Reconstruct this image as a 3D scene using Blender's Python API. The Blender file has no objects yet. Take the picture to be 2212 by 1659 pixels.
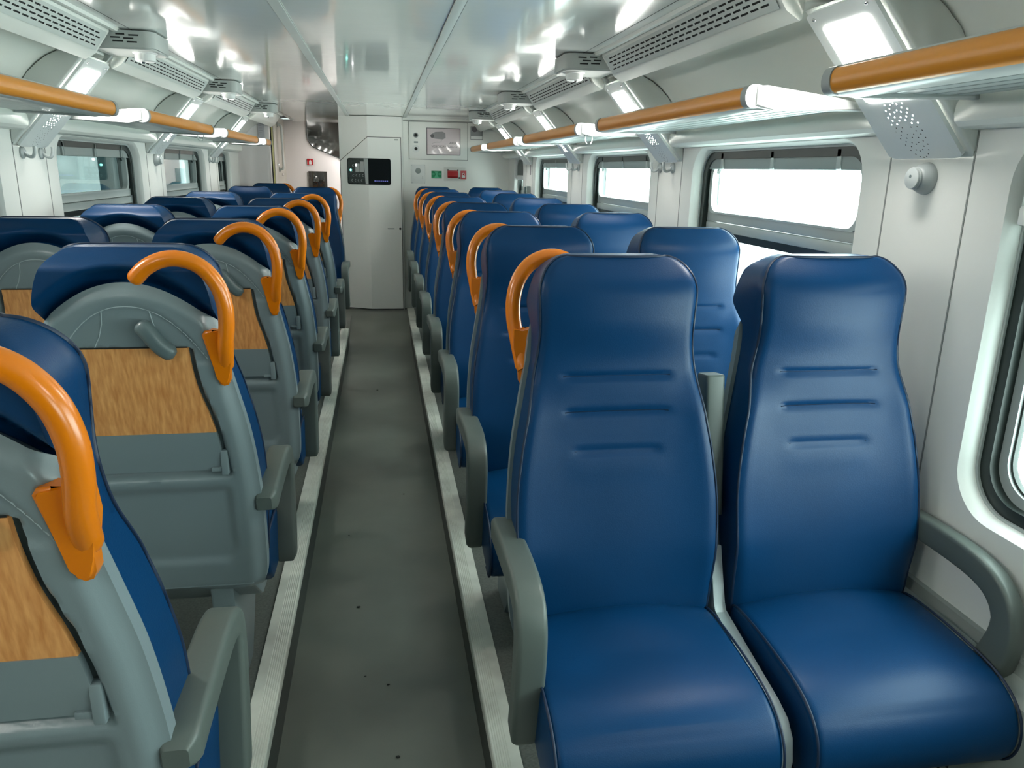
import bpy, bmesh, math, random
from mathutils import Vector, Matrix
random.seed(7)
C = bpy.context.scene.collection
S = bpy.context.scene
PI = math.pi

# ------------------------------------------------------------------ camera, sky, daylight, exposure
def cam_axes(yaw, pitch, roll):
    f = Vector((math.sin(yaw)*math.cos(pitch), math.cos(yaw)*math.cos(pitch), -math.sin(pitch)))
    r = Vector((math.cos(yaw), -math.sin(yaw), 0)); d = f.cross(r)
    c, s = math.cos(roll), math.sin(roll)
    return c*r - s*d, s*r + c*d, f
cd = bpy.data.cameras.new('camera'); cam = bpy.data.objects.new('camera', cd); C.objects.link(cam)
_r, _d, _f = cam_axes(.1701, .2732, .0216)
cam.matrix_world = Matrix(((_r.x, -_d.x, -_f.x, .028), (_r.y, -_d.y, -_f.y, 0), (_r.z, -_d.z, -_f.z, 1.5), (0, 0, 0, 1)))
cd.sensor_width = 36; cd.lens = 1652/2212*36; cd.clip_start = .02
S.camera = cam

w = bpy.data.worlds.new('sky'); S.world = w; w.use_nodes = True
bg = w.node_tree.nodes['Background']
bg.inputs[0].default_value = (.86, 1.0, .975, 1); bg.inputs[1].default_value = 6.5
S.view_settings.view_transform = 'Standard'; S.view_settings.look = 'None'
S.view_settings.gamma = 1; S.view_settings.use_curve_mapping = False
S.view_settings.exposure = 1.24
LAMP = 20.0

WALL = 1.278                       # inner face of the side walls
PLAT = .13                         # height of the seat platforms above the aisle
CEIL = 1.955
WIN_R = [(-1.415, -.257), (.246, 1.404), (1.906, 3.060), (3.566, 4.720), (5.226, 6.375), (6.93, 7.39)]
WIN_L = [(-1.415, -.257), (.246, 1.404), (1.862, 3.016), (3.525, 4.68), (5.16, 6.32), (6.80, 7.36)]
WZ0, WZ1 = .79, 1.60
Y0, Y1 = -2.6, 9.25
# portals that guide the daylight through the right-hand windows (they give off nothing themselves)
for (a, b) in WIN_R:
    pl = bpy.data.lights.new('window_portal', 'AREA'); pl.shape = 'RECTANGLE'; pl.size = b-a; pl.size_y = WZ1-WZ0
    pl.cycles.is_portal = True
    po = bpy.data.objects.new('window_portal', pl); C.objects.link(po)
    po.location = (WALL+.10, (a+b)/2, (WZ0+WZ1)/2); po.rotation_euler = Matrix(((0, 0, 1), (1, 0, 0), (0, 1, 0))).to_euler()

# ------------------------------------------------------------------ materials
def srgb(r, g, b):
    f = lambda c: (c/255/12.92) if c/255 <= .04045 else ((c/255+.055)/1.055)**2.4
    return (f(r), f(g), f(b), 1)
def mat(name, col, rough=.5, metal=0, coat=0, bump=None, noise=None, emit=None, spec=.5):
    m = bpy.data.materials.new(name); m.use_nodes = True
    nt = m.node_tree; p = nt.nodes['Principled BSDF']
    p.inputs['Base Color'].default_value = col; p.inputs['Roughness'].default_value = rough
    p.inputs['Metallic'].default_value = metal; p.inputs['Coat Weight'].default_value = coat
    p.inputs['Specular IOR Level'].default_value = spec
    tc = nt.nodes.new('ShaderNodeTexCoord')
    if noise:                       # (scale, amount): mottling of the base colour
        n = nt.nodes.new('ShaderNodeTexNoise'); n.inputs['Scale'].default_value = noise[0]; n.inputs['Detail'].default_value = 4
        nt.links.new(tc.outputs['Object'], n.inputs['Vector'])
        cr = nt.nodes.new('ShaderNodeValToRGB')
        lo, hi = 1-noise[1], 1+noise[1]
        cr.color_ramp.elements[0].position = .3; cr.color_ramp.elements[1].position = .7
        cr.color_ramp.elements[0].color = (col[0]*lo, col[1]*lo, col[2]*lo, 1)
        cr.color_ramp.elements[1].color = (min(1, col[0]*hi), min(1, col[1]*hi), min(1, col[2]*hi), 1)
        nt.links.new(n.outputs['Fac'], cr.inputs[0]); nt.links.new(cr.outputs[0], p.inputs['Base Color'])
    if bump:                        # (scale, strength, distance)
        n2 = nt.nodes.new('ShaderNodeTexNoise'); n2.inputs['Scale'].default_value = bump[0]; n2.inputs['Detail'].default_value = 3
        nt.links.new(tc.outputs['Object'], n2.inputs['Vector'])
        b = nt.nodes.new('ShaderNodeBump'); b.inputs['Strength'].default_value = bump[1]; b.inputs['Distance'].default_value = bump[2]
        nt.links.new(n2.outputs['Fac'], b.inputs['Height']); nt.links.new(b.outputs[0], p.inputs['Normal'])
    if emit:
        p.inputs['Emission Color'].default_value = emit[0]; p.inputs['Emission Strength'].default_value = emit[1]
    return m
M = {}
M['wall'] = mat('off_white_panel', (.76, .77, .735, 1), .38, bump=(6, .05, .01))
M['cove'] = mat('grey_white_cove', (.80, .82, .77, 1), .32, bump=(5, .05, .01))
M['ceil'] = mat('glossy_ceiling', (.80, .83, .79, 1), .10, coat=.3, bump=(3.2, .07, .02))
M['strip'] = mat('ceiling_strip', (.62, .66, .63, 1), .3)
M['gap'] = mat('dark_gap', (.01, .012, .011, 1), .7)
M['housing'] = mat('lamp_housing_plastic', (.62, .65, .62, 1), .35)
M['plate'] = mat('lamp_plate_plastic', (.72, .76, .75, 1), .28)
M['pod'] = mat('grey_pod_plastic', (.42, .45, .43, 1), .4)
M['diff'] = mat('lit_diffuser', (.9, .9, .88, 1), .4, emit=((1, .975, .92, 1), LAMP))
M['chrome'] = mat('chrome', (.7, .7, .7, 1), .15, metal=1)
M['orange'] = mat('orange_plastic', srgb(218, 118, 3), .26, coat=.1)
M['rackorange'] = mat('orange_rail', srgb(214, 138, 42), .33)
M['racktrim'] = mat('pale_grey_metal', (.42, .44, .43, 1), .3)
M['slat'] = mat('rack_slat_metal', (.36, .41, .40, 1), .28)
M['capgrey'] = mat('grey_cap', (.30, .32, .32, 1), .45)
M['vinyl'] = mat('blue_vinyl', (.0010, .034, .106, 1), .38, coat=.0, spec=.20, bump=(420, .12, .002), noise=(3, .10))
M['seam'] = mat('dark_blue_seam', (.0018, .014, .045, 1), .5)
M['shell'] = mat('blue_grey_plastic', (.185, .23, .245, 1), .30, bump=(600, .10, .001))
M['divider'] = mat('pale_blue_grey_plastic', (.33, .38, .39, 1), .35)
M['latch'] = mat('dark_grey_latch', (.10, .135, .14, 1), .35)
M['arm'] = mat('dark_grey_armrest', (.095, .115, .105, 1), .42, bump=(300, .08, .001))
M['platform'] = mat('grey_platform_vinyl', (.115, .125, .112, 1), .38, noise=(140, .25))
M['floor'] = mat('grey_aisle_vinyl', (.122, .130, .110, 1), .33, noise=(2.2, .22), bump=(150, .08, .002))
M['kerb'] = mat('pale_ridged_nosing', (.62, .63, .57, 1), .35, noise=(8, .18))
M['riser'] = mat('dark_riser', (.05, .055, .05, 1), .5)
M['alu'] = mat('grey_window_metal', (.42, .46, .45, 1), .35)
M['gasket'] = mat('black_rubber', (.012, .02, .017, 1), .35)
M['blind'] = mat('grey_blind_cloth', (.10, .125, .12, 1), .6)
M['valance'] = mat('grey_valance', (.30, .34, .33, 1), .5)
M['white'] = mat('white_plastic', (.78, .8, .78, 1), .3)
M['hook'] = mat('grey_hook', (.42, .46, .46, 1), .3)
M['green'] = mat('green_sign', srgb(0, 135, 85), .4)
M['palegreen'] = mat('pale_green_print', srgb(95, 190, 145), .4)
M['red'] = mat('red_plastic', srgb(180, 18, 28), .35)
M['redpale'] = mat('faded_red_print', srgb(205, 92, 95), .4)
M['pink'] = mat('pinkish_white_sign', (.66, .58, .60, 1), .12, coat=.6)
M['print'] = mat('grey_print', (.27, .26, .27, 1), .5)
M['printd'] = mat('dark_print', (.12, .11, .12, 1), .5)
M['black'] = mat('black_glossy', (.008, .01, .012, 1), .08, coat=.5)
M['board'] = mat('dark_circuit_plate', (.02, .03, .028, 1), .4, noise=(60, .6))
M['screenblue'] = mat('blue_grey_glow', (.02, .02, .05, 1), .3, emit=((.12, .14, .45, 1), .45))
M['led'] = mat('green_led', (.1, .8, .6, 1), .3, emit=((.2, 1, .8, 1), 6))
M['ledw'] = mat('white_led', (.9, .9, .9, 1), .3, emit=((1, 1, 1, 1), 6))
M['yellow'] = mat('yellow_green_edge', srgb(150, 150, 60), .5)
M['tan'] = mat('tan_panel', (.50, .47, .41, 1), .4)
M['pinkwall'] = mat('vestibule_white', (.80, .76, .755, 1), .4)
M['smoke'] = mat('smoked_glass', (.03, .026, .022, 1), .03, coat=1.0, spec=.9)
M['teal'] = mat('dark_teal_paint', (.02, .05, .055, 1), .5)
M['concrete'] = mat('dark_concrete', (.045, .065, .065, 1), .8, noise=(1.5, .3))
M['grille'] = mat('heater_grey', (.30, .33, .31, 1), .45)
M['paper'] = mat('paper_notice', (.60, .58, .62, 1), .5)
M['endwall'] = mat('pale_end_panel', (.90, .91, .87, 1), .35, bump=(6, .05, .01))
M['paleedge'] = mat('pale_edge', (.40, .46, .48, 1), .3)

def wood():
    m = bpy.data.materials.new('wood_grain_laminate'); m.use_nodes = True; nt = m.node_tree; p = nt.nodes['Principled BSDF']
    tc = nt.nodes.new('ShaderNodeTexCoord'); mp = nt.nodes.new('ShaderNodeMapping'); mp.inputs['Scale'].default_value = (34, 34, .22)
    n = nt.nodes.new('ShaderNodeTexNoise'); n.inputs['Scale'].default_value = 4; n.inputs['Detail'].default_value = 2.5; n.inputs['Distortion'].default_value = .15
    cr = nt.nodes.new('ShaderNodeValToRGB'); e = cr.color_ramp.elements
    e[0].position = .28; e[0].color = srgb(196, 126, 66); e[1].position = .72; e[1].color = srgb(230, 166, 102)
    nt.links.new(tc.outputs['Object'], mp.inputs[0]); nt.links.new(mp.outputs[0], n.inputs['Vector'])
    nt.links.new(n.outputs['Fac'], cr.inputs[0]); nt.links.new(cr.outputs[0], p.inputs['Base Color'])
    p.inputs['Roughness'].default_value = .42
    return m
M['wood'] = wood()
def glass(name, tint, refl=1.0):
    m = bpy.data.materials.new(name); m.use_nodes = True; nt = m.node_tree; nt.nodes.clear()
    o = nt.nodes.new('ShaderNodeOutputMaterial'); mx = nt.nodes.new('ShaderNodeMixShader')
    t = nt.nodes.new('ShaderNodeBsdfTransparent'); t.inputs[0].default_value = tint
    g = nt.nodes.new('ShaderNodeBsdfGlossy'); g.inputs['Roughness'].default_value = .015
    fr = nt.nodes.new('ShaderNodeFresnel')
    ge = nt.nodes.new('ShaderNodeNewGeometry'); mp = nt.nodes.new('ShaderNodeMapRange')   # same reflectance on both faces of the pane
    mp.inputs['To Min'].default_value = 1.55; mp.inputs['To Max'].default_value = 1/1.55
    nt.links.new(ge.outputs['Backfacing'], mp.inputs['Value']); nt.links.new(mp.outputs[0], fr.inputs[0])
    mu = nt.nodes.new('ShaderNodeMath'); mu.operation = 'MULTIPLY'; mu.inputs[1].default_value = refl; mu.use_clamp = True
    nt.links.new(fr.outputs[0], mu.inputs[0]); nt.links.new(mu.outputs[0], mx.inputs[0])
    nt.links.new(t.outputs[0], mx.inputs[1]); nt.links.new(g.outputs[0], mx.inputs[2]); nt.links.new(mx.outputs[0], o.inputs[0])
    return m
M['glass'] = glass('window_glass', (.93, .98, .97, 1), 1.25)

# ------------------------------------------------------------------ mesh helpers
class MB:
    def __init__(s): s.b = bmesh.new()
    def poly(s, pts):
        return s.b.faces.new([s.b.verts.new(p) for p in pts])
    def grid(s, n, m, f):
        V = [[s.b.verts.new(f(i/(n-1), j/(m-1))) for j in range(m)] for i in range(n)]
        for i in range(n-1):
            for j in range(m-1):
                s.b.faces.new((V[i][j], V[i+1][j], V[i+1][j+1], V[i][j+1]))
        return V
    def box(s, x0, x1, y0, y1, z0, z1, bev=0, seg=2):
        r = bmesh.ops.create_cube(s.b, size=1)['verts']
        for v in r:
            v.co = Vector(((x0+x1)/2+v.co.x*(x1-x0), (y0+y1)/2+v.co.y*(y1-y0), (z0+z1)/2+v.co.z*(z1-z0)))
        if bev:
            ed = {e for v in r for e in v.link_edges}
            bmesh.ops.bevel(s.b, geom=list(ed), offset=bev, segments=seg, affect='EDGES', profile=.5)
        return s
    def prism(s, pts, vec, bev=0, seg=2):          # closed outline (3D points, one plane) pushed along vec
        vec = Vector(vec)
        a = [s.b.verts.new(p) for p in pts]; b = [s.b.verts.new(Vector(p)+vec) for p in pts]
        n = len(a); fs = [s.b.faces.new(a[::-1]), s.b.faces.new(b)]
        for i in range(n): fs.append(s.b.faces.new((a[i], a[(i+1) % n], b[(i+1) % n], b[i])))
        if bev:
            ed = set(fs[0].edges) | set(fs[1].edges)
            bmesh.ops.bevel(s.b, geom=list(ed), offset=bev, segments=seg, affect='EDGES', profile=.5)
        return s
    def holed(s, outer, holes):                    # flat sheet with holes
        es = []
        for lp in [outer]+holes:
            vs = [s.b.verts.new(p) for p in lp]
            es += [s.b.edges.new((vs[i], vs[(i+1) % len(vs)])) for i in range(len(vs))]
        bmesh.ops.triangle_fill(s.b, use_beauty=True, use_dissolve=False, edges=es)
        return s
    def sweep(s, path, sec, up=(1, 0, 0), scale=None, caps=True):   # section (a along up, b along the other normal)
        path = [Vector(p) for p in path]; up = Vector(up); R = []
        for i, p in enumerate(path):
            t = (path[min(i+1, len(path)-1)]-path[max(i-1, 0)]).normalized()
            n = t.cross(up).normalized(); u2 = n.cross(t).normalized()
            k = scale[i] if scale else 1
            R.append([s.b.verts.new(p+u2*a*k+n*b*k) for a, b in sec])
        m = len(sec)
        for i in range(len(R)-1):
            for j in range(m): s.b.faces.new((R[i][j], R[i][(j+1) % m], R[i+1][(j+1) % m], R[i+1][j]))
        if caps: s.b.faces.new(R[0][::-1]); s.b.faces.new(R[-1])
        return s
    def tube(s, path, r, seg=10, up=(0, 0, 1), caps=True, scale=None):
        return s.sweep(path, [(r*math.cos(2*PI*k/seg), r*math.sin(2*PI*k/seg)) for k in range(seg)], up, scale, caps)
    def lathe(s, prof, c, ax='z', seg=28):         # prof: (radius, along)
        c = Vector(c); R = []
        for r, h in prof:
            ring = []
            for k in range(seg):
                a = 2*PI*k/seg; x, y = r*math.cos(a), r*math.sin(a)
                ring.append(s.b.verts.new(c+(Vector((x, y, h)) if ax == 'z' else Vector((h, x, y)) if ax == 'x' else Vector((x, h, y)))))
            R.append(ring)
        for i in range(len(R)-1):
            for k in range(seg): s.b.faces.new((R[i][k], R[i][(k+1) % seg], R[i+1][(k+1) % seg], R[i+1][k]))
        s.b.faces.new(R[0][::-1]); s.b.faces.new(R[-1]); return s
    def slab(s, n, m, front, rear, k=3):           # two facing grids joined round the rim
        F = s.grid(n, m, front); B = s.grid(n, m, rear)
        def rim(G): return [G[0][j] for j in range(m)]+[G[i][m-1] for i in range(1, n)]+[G[n-1][j] for j in range(m-2, -1, -1)]+[G[i][0] for i in range(n-2, 0, -1)]
        a, b = rim(F), rim(B); L = [a]
        for q in range(1, k): L.append([s.b.verts.new(a[i].co.lerp(b[i].co, q/k)) for i in range(len(a))])
        L.append(b); N = len(a)
        for q in range(k):
            for i in range(N): s.b.faces.new((L[q][i], L[q+1][i], L[q+1][(i+1) % N], L[q][(i+1) % N]))
        return [v.co.copy() for v in a]
    def flip(s):                                   # mirror left-right
        for v in s.b.verts: v.co.x = -v.co.x
        return s
    def mesh(s, name, m, smooth=35, rec=True):
        if rec: bmesh.ops.recalc_face_normals(s.b, faces=s.b.faces)
        me = bpy.data.meshes.new(name); s.b.to_mesh(me); s.b.free()
        me.materials.append(m)
        if smooth:
            for p in me.polygons: p.use_smooth = True
            me.set_sharp_from_angle(angle=math.radians(smooth))
        return me
def add(name, me, parent=None, loc=(0, 0, 0)):
    o = bpy.data.objects.new(name, me); C.objects.link(o); o.location = loc
    if parent: o.parent = parent
    return o
def obj(name, mb, m, parent=None, smooth=35, loc=(0, 0, 0)):
    return add(name, mb.mesh(name, m, smooth), parent, loc)
def tag(o, label, cat, group=None):
    o['label'] = label; o['category'] = cat
    if group: o['group'] = group
    return o
def thing(name, label, cat, loc=(0, 0, 0), rz=0, group=None):
    o = bpy.data.objects.new(name, None); C.objects.link(o); o.location = loc; o.rotation_euler = (0, 0, rz); o.empty_display_size = .1
    return tag(o, label, cat, group)
def struct(name, mb, m, parent=None, smooth=35):
    o = obj(name, mb, m, parent, smooth)
    if not parent: o['kind'] = 'structure'
    return o
def dup(root, loc, rz, label, skip=()):
    r = root.copy(); C.objects.link(r); r.location = loc; r.rotation_euler = (0, 0, rz); r['label'] = label
    for ch in list(root.children):
        if ch.name.split('.')[0] in skip: continue
        c = ch.copy(); C.objects.link(c); c.parent = r
        for g in ch.children:
            d = g.copy(); C.objects.link(d); d.parent = c
    return r
def lerp_tab(t, x):
    if x <= t[0][0]: return t[0][1]
    for (a, b), (c, d) in zip(t, t[1:]):
        if x <= c:
            k = (x-a)/(c-a); k = k*k*(3-2*k) if False else k
            return b+(d-b)*k
    return t[-1][1]
def smooth_tab(t, x):                                # Catmull-Rom through the table
    if x <= t[0][0]: return t[0][1]
    if x >= t[-1][0]: return t[-1][1]
    for i in range(len(t)-1):
        if x <= t[i+1][0]:
            x0, y0 = t[i]; x1, y1 = t[i+1]; h = x1-x0
            m0 = ((y1-t[i-1][1])/(x1-t[i-1][0])) if i > 0 else (y1-y0)/h
            m1 = ((t[i+2][1]-y0)/(t[i+2][0]-x0)) if i+2 < len(t) else (y1-y0)/h
            k = (x-x0)/h; k2, k3 = k*k, k*k*k
            return (2*k3-3*k2+1)*y0+(k3-2*k2+k)*h*m0+(-2*k3+3*k2)*y1+(k3-k2)*h*m1
def sstep(a, b, x):
    k = max(0, min(1, (x-a)/(b-a))); return k*k*(3-2*k)
def spline(pts, n):
    pts = [Vector(p) for p in pts]; out = []
    for i in range(len(pts)-1):
        p0, p1, p2, p3 = pts[max(i-1, 0)], pts[i], pts[i+1], pts[min(i+2, len(pts)-1)]
        for q in range(n):
            t = q/n; out.append(.5*((2*p1)+(-p0+p2)*t+(2*p0-5*p1+4*p2-p3)*t*t+(-p0+3*p1-3*p2+p3)*t*t*t))
    out.append(pts[-1]); return out
def rrect(y0, y1, z0, z1, r, n=8):                    # rounded rectangle, 2D
    out = []
    for (cy, cz, a0) in ((y1-r, z1-r, 0), (y0+r, z1-r, 90), (y0+r, z0+r, 180), (y1-r, z0+r, 270)):
        for k in range(n+1):
            a = math.radians(a0+90*k/n); out.append((cy+r*math.cos(a), cz+r*math.sin(a)))
    return out
def rsec(a, b, r, n=4): return rrect(-a, a, -b, b, r, n)

# ------------------------------------------------------------------ the shell of the carriage
def ramp(y): return .13*sstep(6.55, 7.4, y)
g = MB(); g.grid(60, 5, lambda i, j: (-.277+.539*j, Y0+(Y1-Y0)*i, ramp(Y0+(Y1-Y0)*i)))
g.grid(20, 5, lambda i, j: (-1.32+1.043*j, 6.69+(Y1-6.69)*i, min(.128, ramp(6.69+(Y1-6.69)*i)+.03)))
struct('floor', g, M['floor'])
for sg, nm, yend in ((1, 'trim_1', 7.72), (-1, 'trim_2', 6.69)):       # the two seat platforms
    g = MB(); g.box(sg*(.263 if sg > 0 else .277), sg*1.32, Y0, yend, -.02, PLAT)
    struct(nm, g, M['platform'], smooth=0)
for sg, nm, yend in ((1, 'trim_3', 7.70), (-1, 'trim_4', 6.69)):       # ridged nosings along the aisle
    g = MB(); pr = [(.328, .126), (.328, .137), (.300, .139)]
    x = .300
    for k in range(6):
        pr += [(x-.001, .1375), (x-.0025, .1375), (x-.0035, .139), (x-.006, .139)]; x -= .006
    pr += [(.2615, .136), (.2605, .130), (.2605, .108), (.2625, .108)]
    g.prism([(sg*(a+(.014 if sg < 0 else 0)), Y0, b) for a, b in pr], (0, yend-Y0, 0))
    struct(nm, g, M['kerb'], smooth=20)
for sg, nm, yend in ((1, 'trim_5', 7.4), (-1, 'trim_6', 6.69)):
    g = MB(); dx = .014 if sg < 0 else 0; g.box(sg*(.2605+dx), sg*(.2628+dx), Y0, yend, 0, .108); struct(nm, g, M['riser'], smooth=0)
g = MB(); g.prism([(-.342, 6.685, .128), (-.342, 6.70, .128), (-.46, 6.80, .128), (-.46, 6.785, .128)], (0, 0, .011)); struct('trim_7', g, M['kerb'], smooth=0)

def wallsheet(sg, wins, yend):
    g = MB()
    holes = [[(sg*WALL, y, z) for y, z in rrect(a, b, WZ0, WZ1, .11)] for a, b in wins]
    g.holed([(sg*WALL, Y0, .10), (sg*WALL, yend, .10), (sg*WALL, yend, 1.70), (sg*WALL, Y0, 1.70)], holes)
    for a, b in wins:                                 # soft reveal round each opening
        L = []
        for (dx, ins) in ((0, 0), (.006, .004), (.016, .010), (.036, .012)):
            L.append([g.b.verts.new((sg*(WALL+dx), y, z)) for y, z in rrect(a+ins, b-ins, WZ0+ins, WZ1-ins, .11-ins*.5)])
        for p, q in zip(L, L[1:]):
            for i in range(len(p)): g.b.faces.new((p[i], p[(i+1) % len(p)], q[(i+1) % len(p)], q[i]))
    return g
wr = struct('wall_right', wallsheet(1, WIN_R, 7.75), M['wall'], smooth=50)
wl = struct('wall_left', wallsheet(-1, WIN_L, 8.02), M['wall'], smooth=50)
COVE = [(WALL, 1.66), (1.268, 1.69), (1.25, 1.725), (1.225, 1.762), (1.197, 1.800), (1.165, 1.833), (1.130, 1.858), (1.090, 1.877), (1.05, 1.886), (.998, 1.884)]
for sg, nm, ye in ((1, 'trim_8', 7.75), (-1, 'trim_9', 8.02)):
    g = MB()
    g.grid(2, len(COVE), lambda i, j: (sg*COVE[round(j*(len(COVE)-1))][0], Y0+(ye-Y0)*i, COVE[round(j*(len(COVE)-1))][1]))
    struct(nm, g, M['cove'], smooth=60)
DUCT = [(1.004, 1.886), (1.000, 1.850), (.995, 1.846), (.960, 1.866), (.954, 1.874), (.908, 1.938), (.904, 1.953), (.900, 1.953), (.899, 1.944), (.884, 1.945), (.880, CEIL)]
BAY = [(1.004, 1.884), (1.002, 1.952), (.900, 1.953), (.899, 1.944), (.884, 1.945), (.880, CEIL)]
for sg, nm, ye in ((1, 'trim_10', 7.73), (-1, 'trim_11', 8.0)):
    g = MB(); y = Y0
    for k in range(-2, 5):                            # the duct stops either side of every lamp
        a = 1.515+1.66*k-(.035 if sg < 0 else 0)-.005; b = a+.29
        for prf, p, q in ((DUCT, y, min(a, ye)), (BAY, a, min(b, ye))):
            if q > p:
                g.grid(2, len(prf), lambda i, j: (sg*prf[round(j*(len(prf)-1))][0], p+(q-p)*i, prf[round(j*(len(prf)-1))][1]))
                if prf is DUCT:
                    for yy in (p, q): g.poly([(sg*u, yy, v) for u, v in DUCT[:7]]+[(sg*1.002, yy, 1.953)])
        y = b
    struct(nm, g, M['cove'], smooth=25)
g = MB()
g.grid(2, 9, lambda i, j: (-.248+.496*j, Y0+(Y1-Y0)*i, CEIL+.004))
for sg in (1, -1): g.grid(2, 9, lambda i, j: (sg*(.2825+.5575*j), Y0+(Y1-Y0)*i, CEIL)); g.grid(2, 2, lambda i, j: (sg*(.8432+.0388*j), Y0+(Y1-Y0)*i, CEIL))
struct('ceiling', g, M['ceil'])
g = MB()
g.box(-1.4, 1.4, Y0, Y1, CEIL+.03, CEIL+.06); struct('trim_12', g, M['gap'], smooth=0)
for sg, nm in ((1, 'trim_13'), (-1, 'trim_14')):
    g = MB(); g.box(sg*.2500, sg*.2810, Y0, 7.9, CEIL-.001, CEIL+.02, .001); struct(nm, g, M['strip'])
for sg, nm in ((1, 'trim_23'), (-1, 'trim_24')):      # outer skin that keeps the daylight out above and below the windows
    g = MB(); pr = [(1.36, -.1), (1.36, .70), (1.36, .70)]
    g.box(sg*1.372, sg*1.40, Y0, Y1, -.1, WZ0-.012); g.box(sg*1.372, sg*1.40, Y0, Y1, WZ1+.012, CEIL+.06)
    ws = WIN_R if sg > 0 else WIN_L; ys = [Y0]+[q for ab in ws for q in ab]+[Y1]
    for a, b in zip(ys[::2], ys[1::2]): g.box(sg*1.372, sg*1.40, a, b, WZ0-.012, WZ1+.012)
    struct(nm, g, M['gap'], smooth=0)
g = MB(); g.box(-1.4, 1.4, Y0-.05, Y0, -.1, CEIL+.06); struct('wall_back', g, M['concrete'], smooth=0)
g = MB(); g.box(-1.4, 1.4, Y0, Y1, -.12, -.03); struct('trim_15', g, M['gap'], smooth=0)
# rounded beam over the windows, between the lamp brackets
def beams(sg, ye):
    g = MB(); pr = [(WALL, 1.602), (1.245, 1.602), (1.226, 1.606), (1.215, 1.616), (1.211, 1.630), (1.213, 1.650), (1.222, 1.668), (1.24, 1.676), (WALL, 1.678)]
    y = Y0
    for k in range(-2, 5):
        a = 1.515+1.66*k-(.035 if sg < 0 else 0); b = min(a, ye)
        if b > y: g.prism([(sg*p, y, z) for p, z in pr], (0, b-y, 0))
        y = a+.28
        if y > ye: break
    else:
        if y < ye: g.prism([(sg*p, y, z) for p, z in pr], (0, ye-y, 0))
    return g
struct('trim_16', beams(1, 7.73), M['cove'], smooth=30); struct('trim_17', beams(-1, 7.6), M['cove'], smooth=30)
# wall panel joints either side of every bracket
def joints(sg):
    g = MB()
    for k in range(-1, 4):
        for d in (0, .28):
            y = 1.515+1.66*k+d-(.035 if sg < 0 else 0)
            g.box(sg*(WALL-.0012), sg*(WALL+.003), y-.0022, y+.0022, .55, 1.60)
    return g
M['joint'] = mat('panel_joint', (.26, .27, .26, 1), .6)
struct('trim_18', joints(1), M['joint'], smooth=0); struct('trim_19', joints(-1), M['joint'], smooth=0)
# heater casing along the foot of each wall
def heater(sg, ye):
    g = MB(); pr = [(WALL, .13), (1.222, .13), (1.218, .49), (1.224, .515), (1.262, .545), (1.266, .556), (1.266, .572), (WALL, .574)]
    g.prism([(sg*a, Y0, b) for a, b in pr], (0, ye-Y0, 0)); return g
hb = struct('baseboard_right', heater(1, 7.72), M['grille'], smooth=30); hl = struct('baseboard_left', heater(-1, 8.0), M['grille'], smooth=30)
g = MB()
for r in range(5):
    for k in range(24):
        y = .62+k*.045+(r % 2)*.022; z = .17+r*.022
        g.box(1.2195, 1.2225, y, y+.034, z, z+.008)
obj('heater_slots', g, M['gap'], hb, 0)

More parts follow.
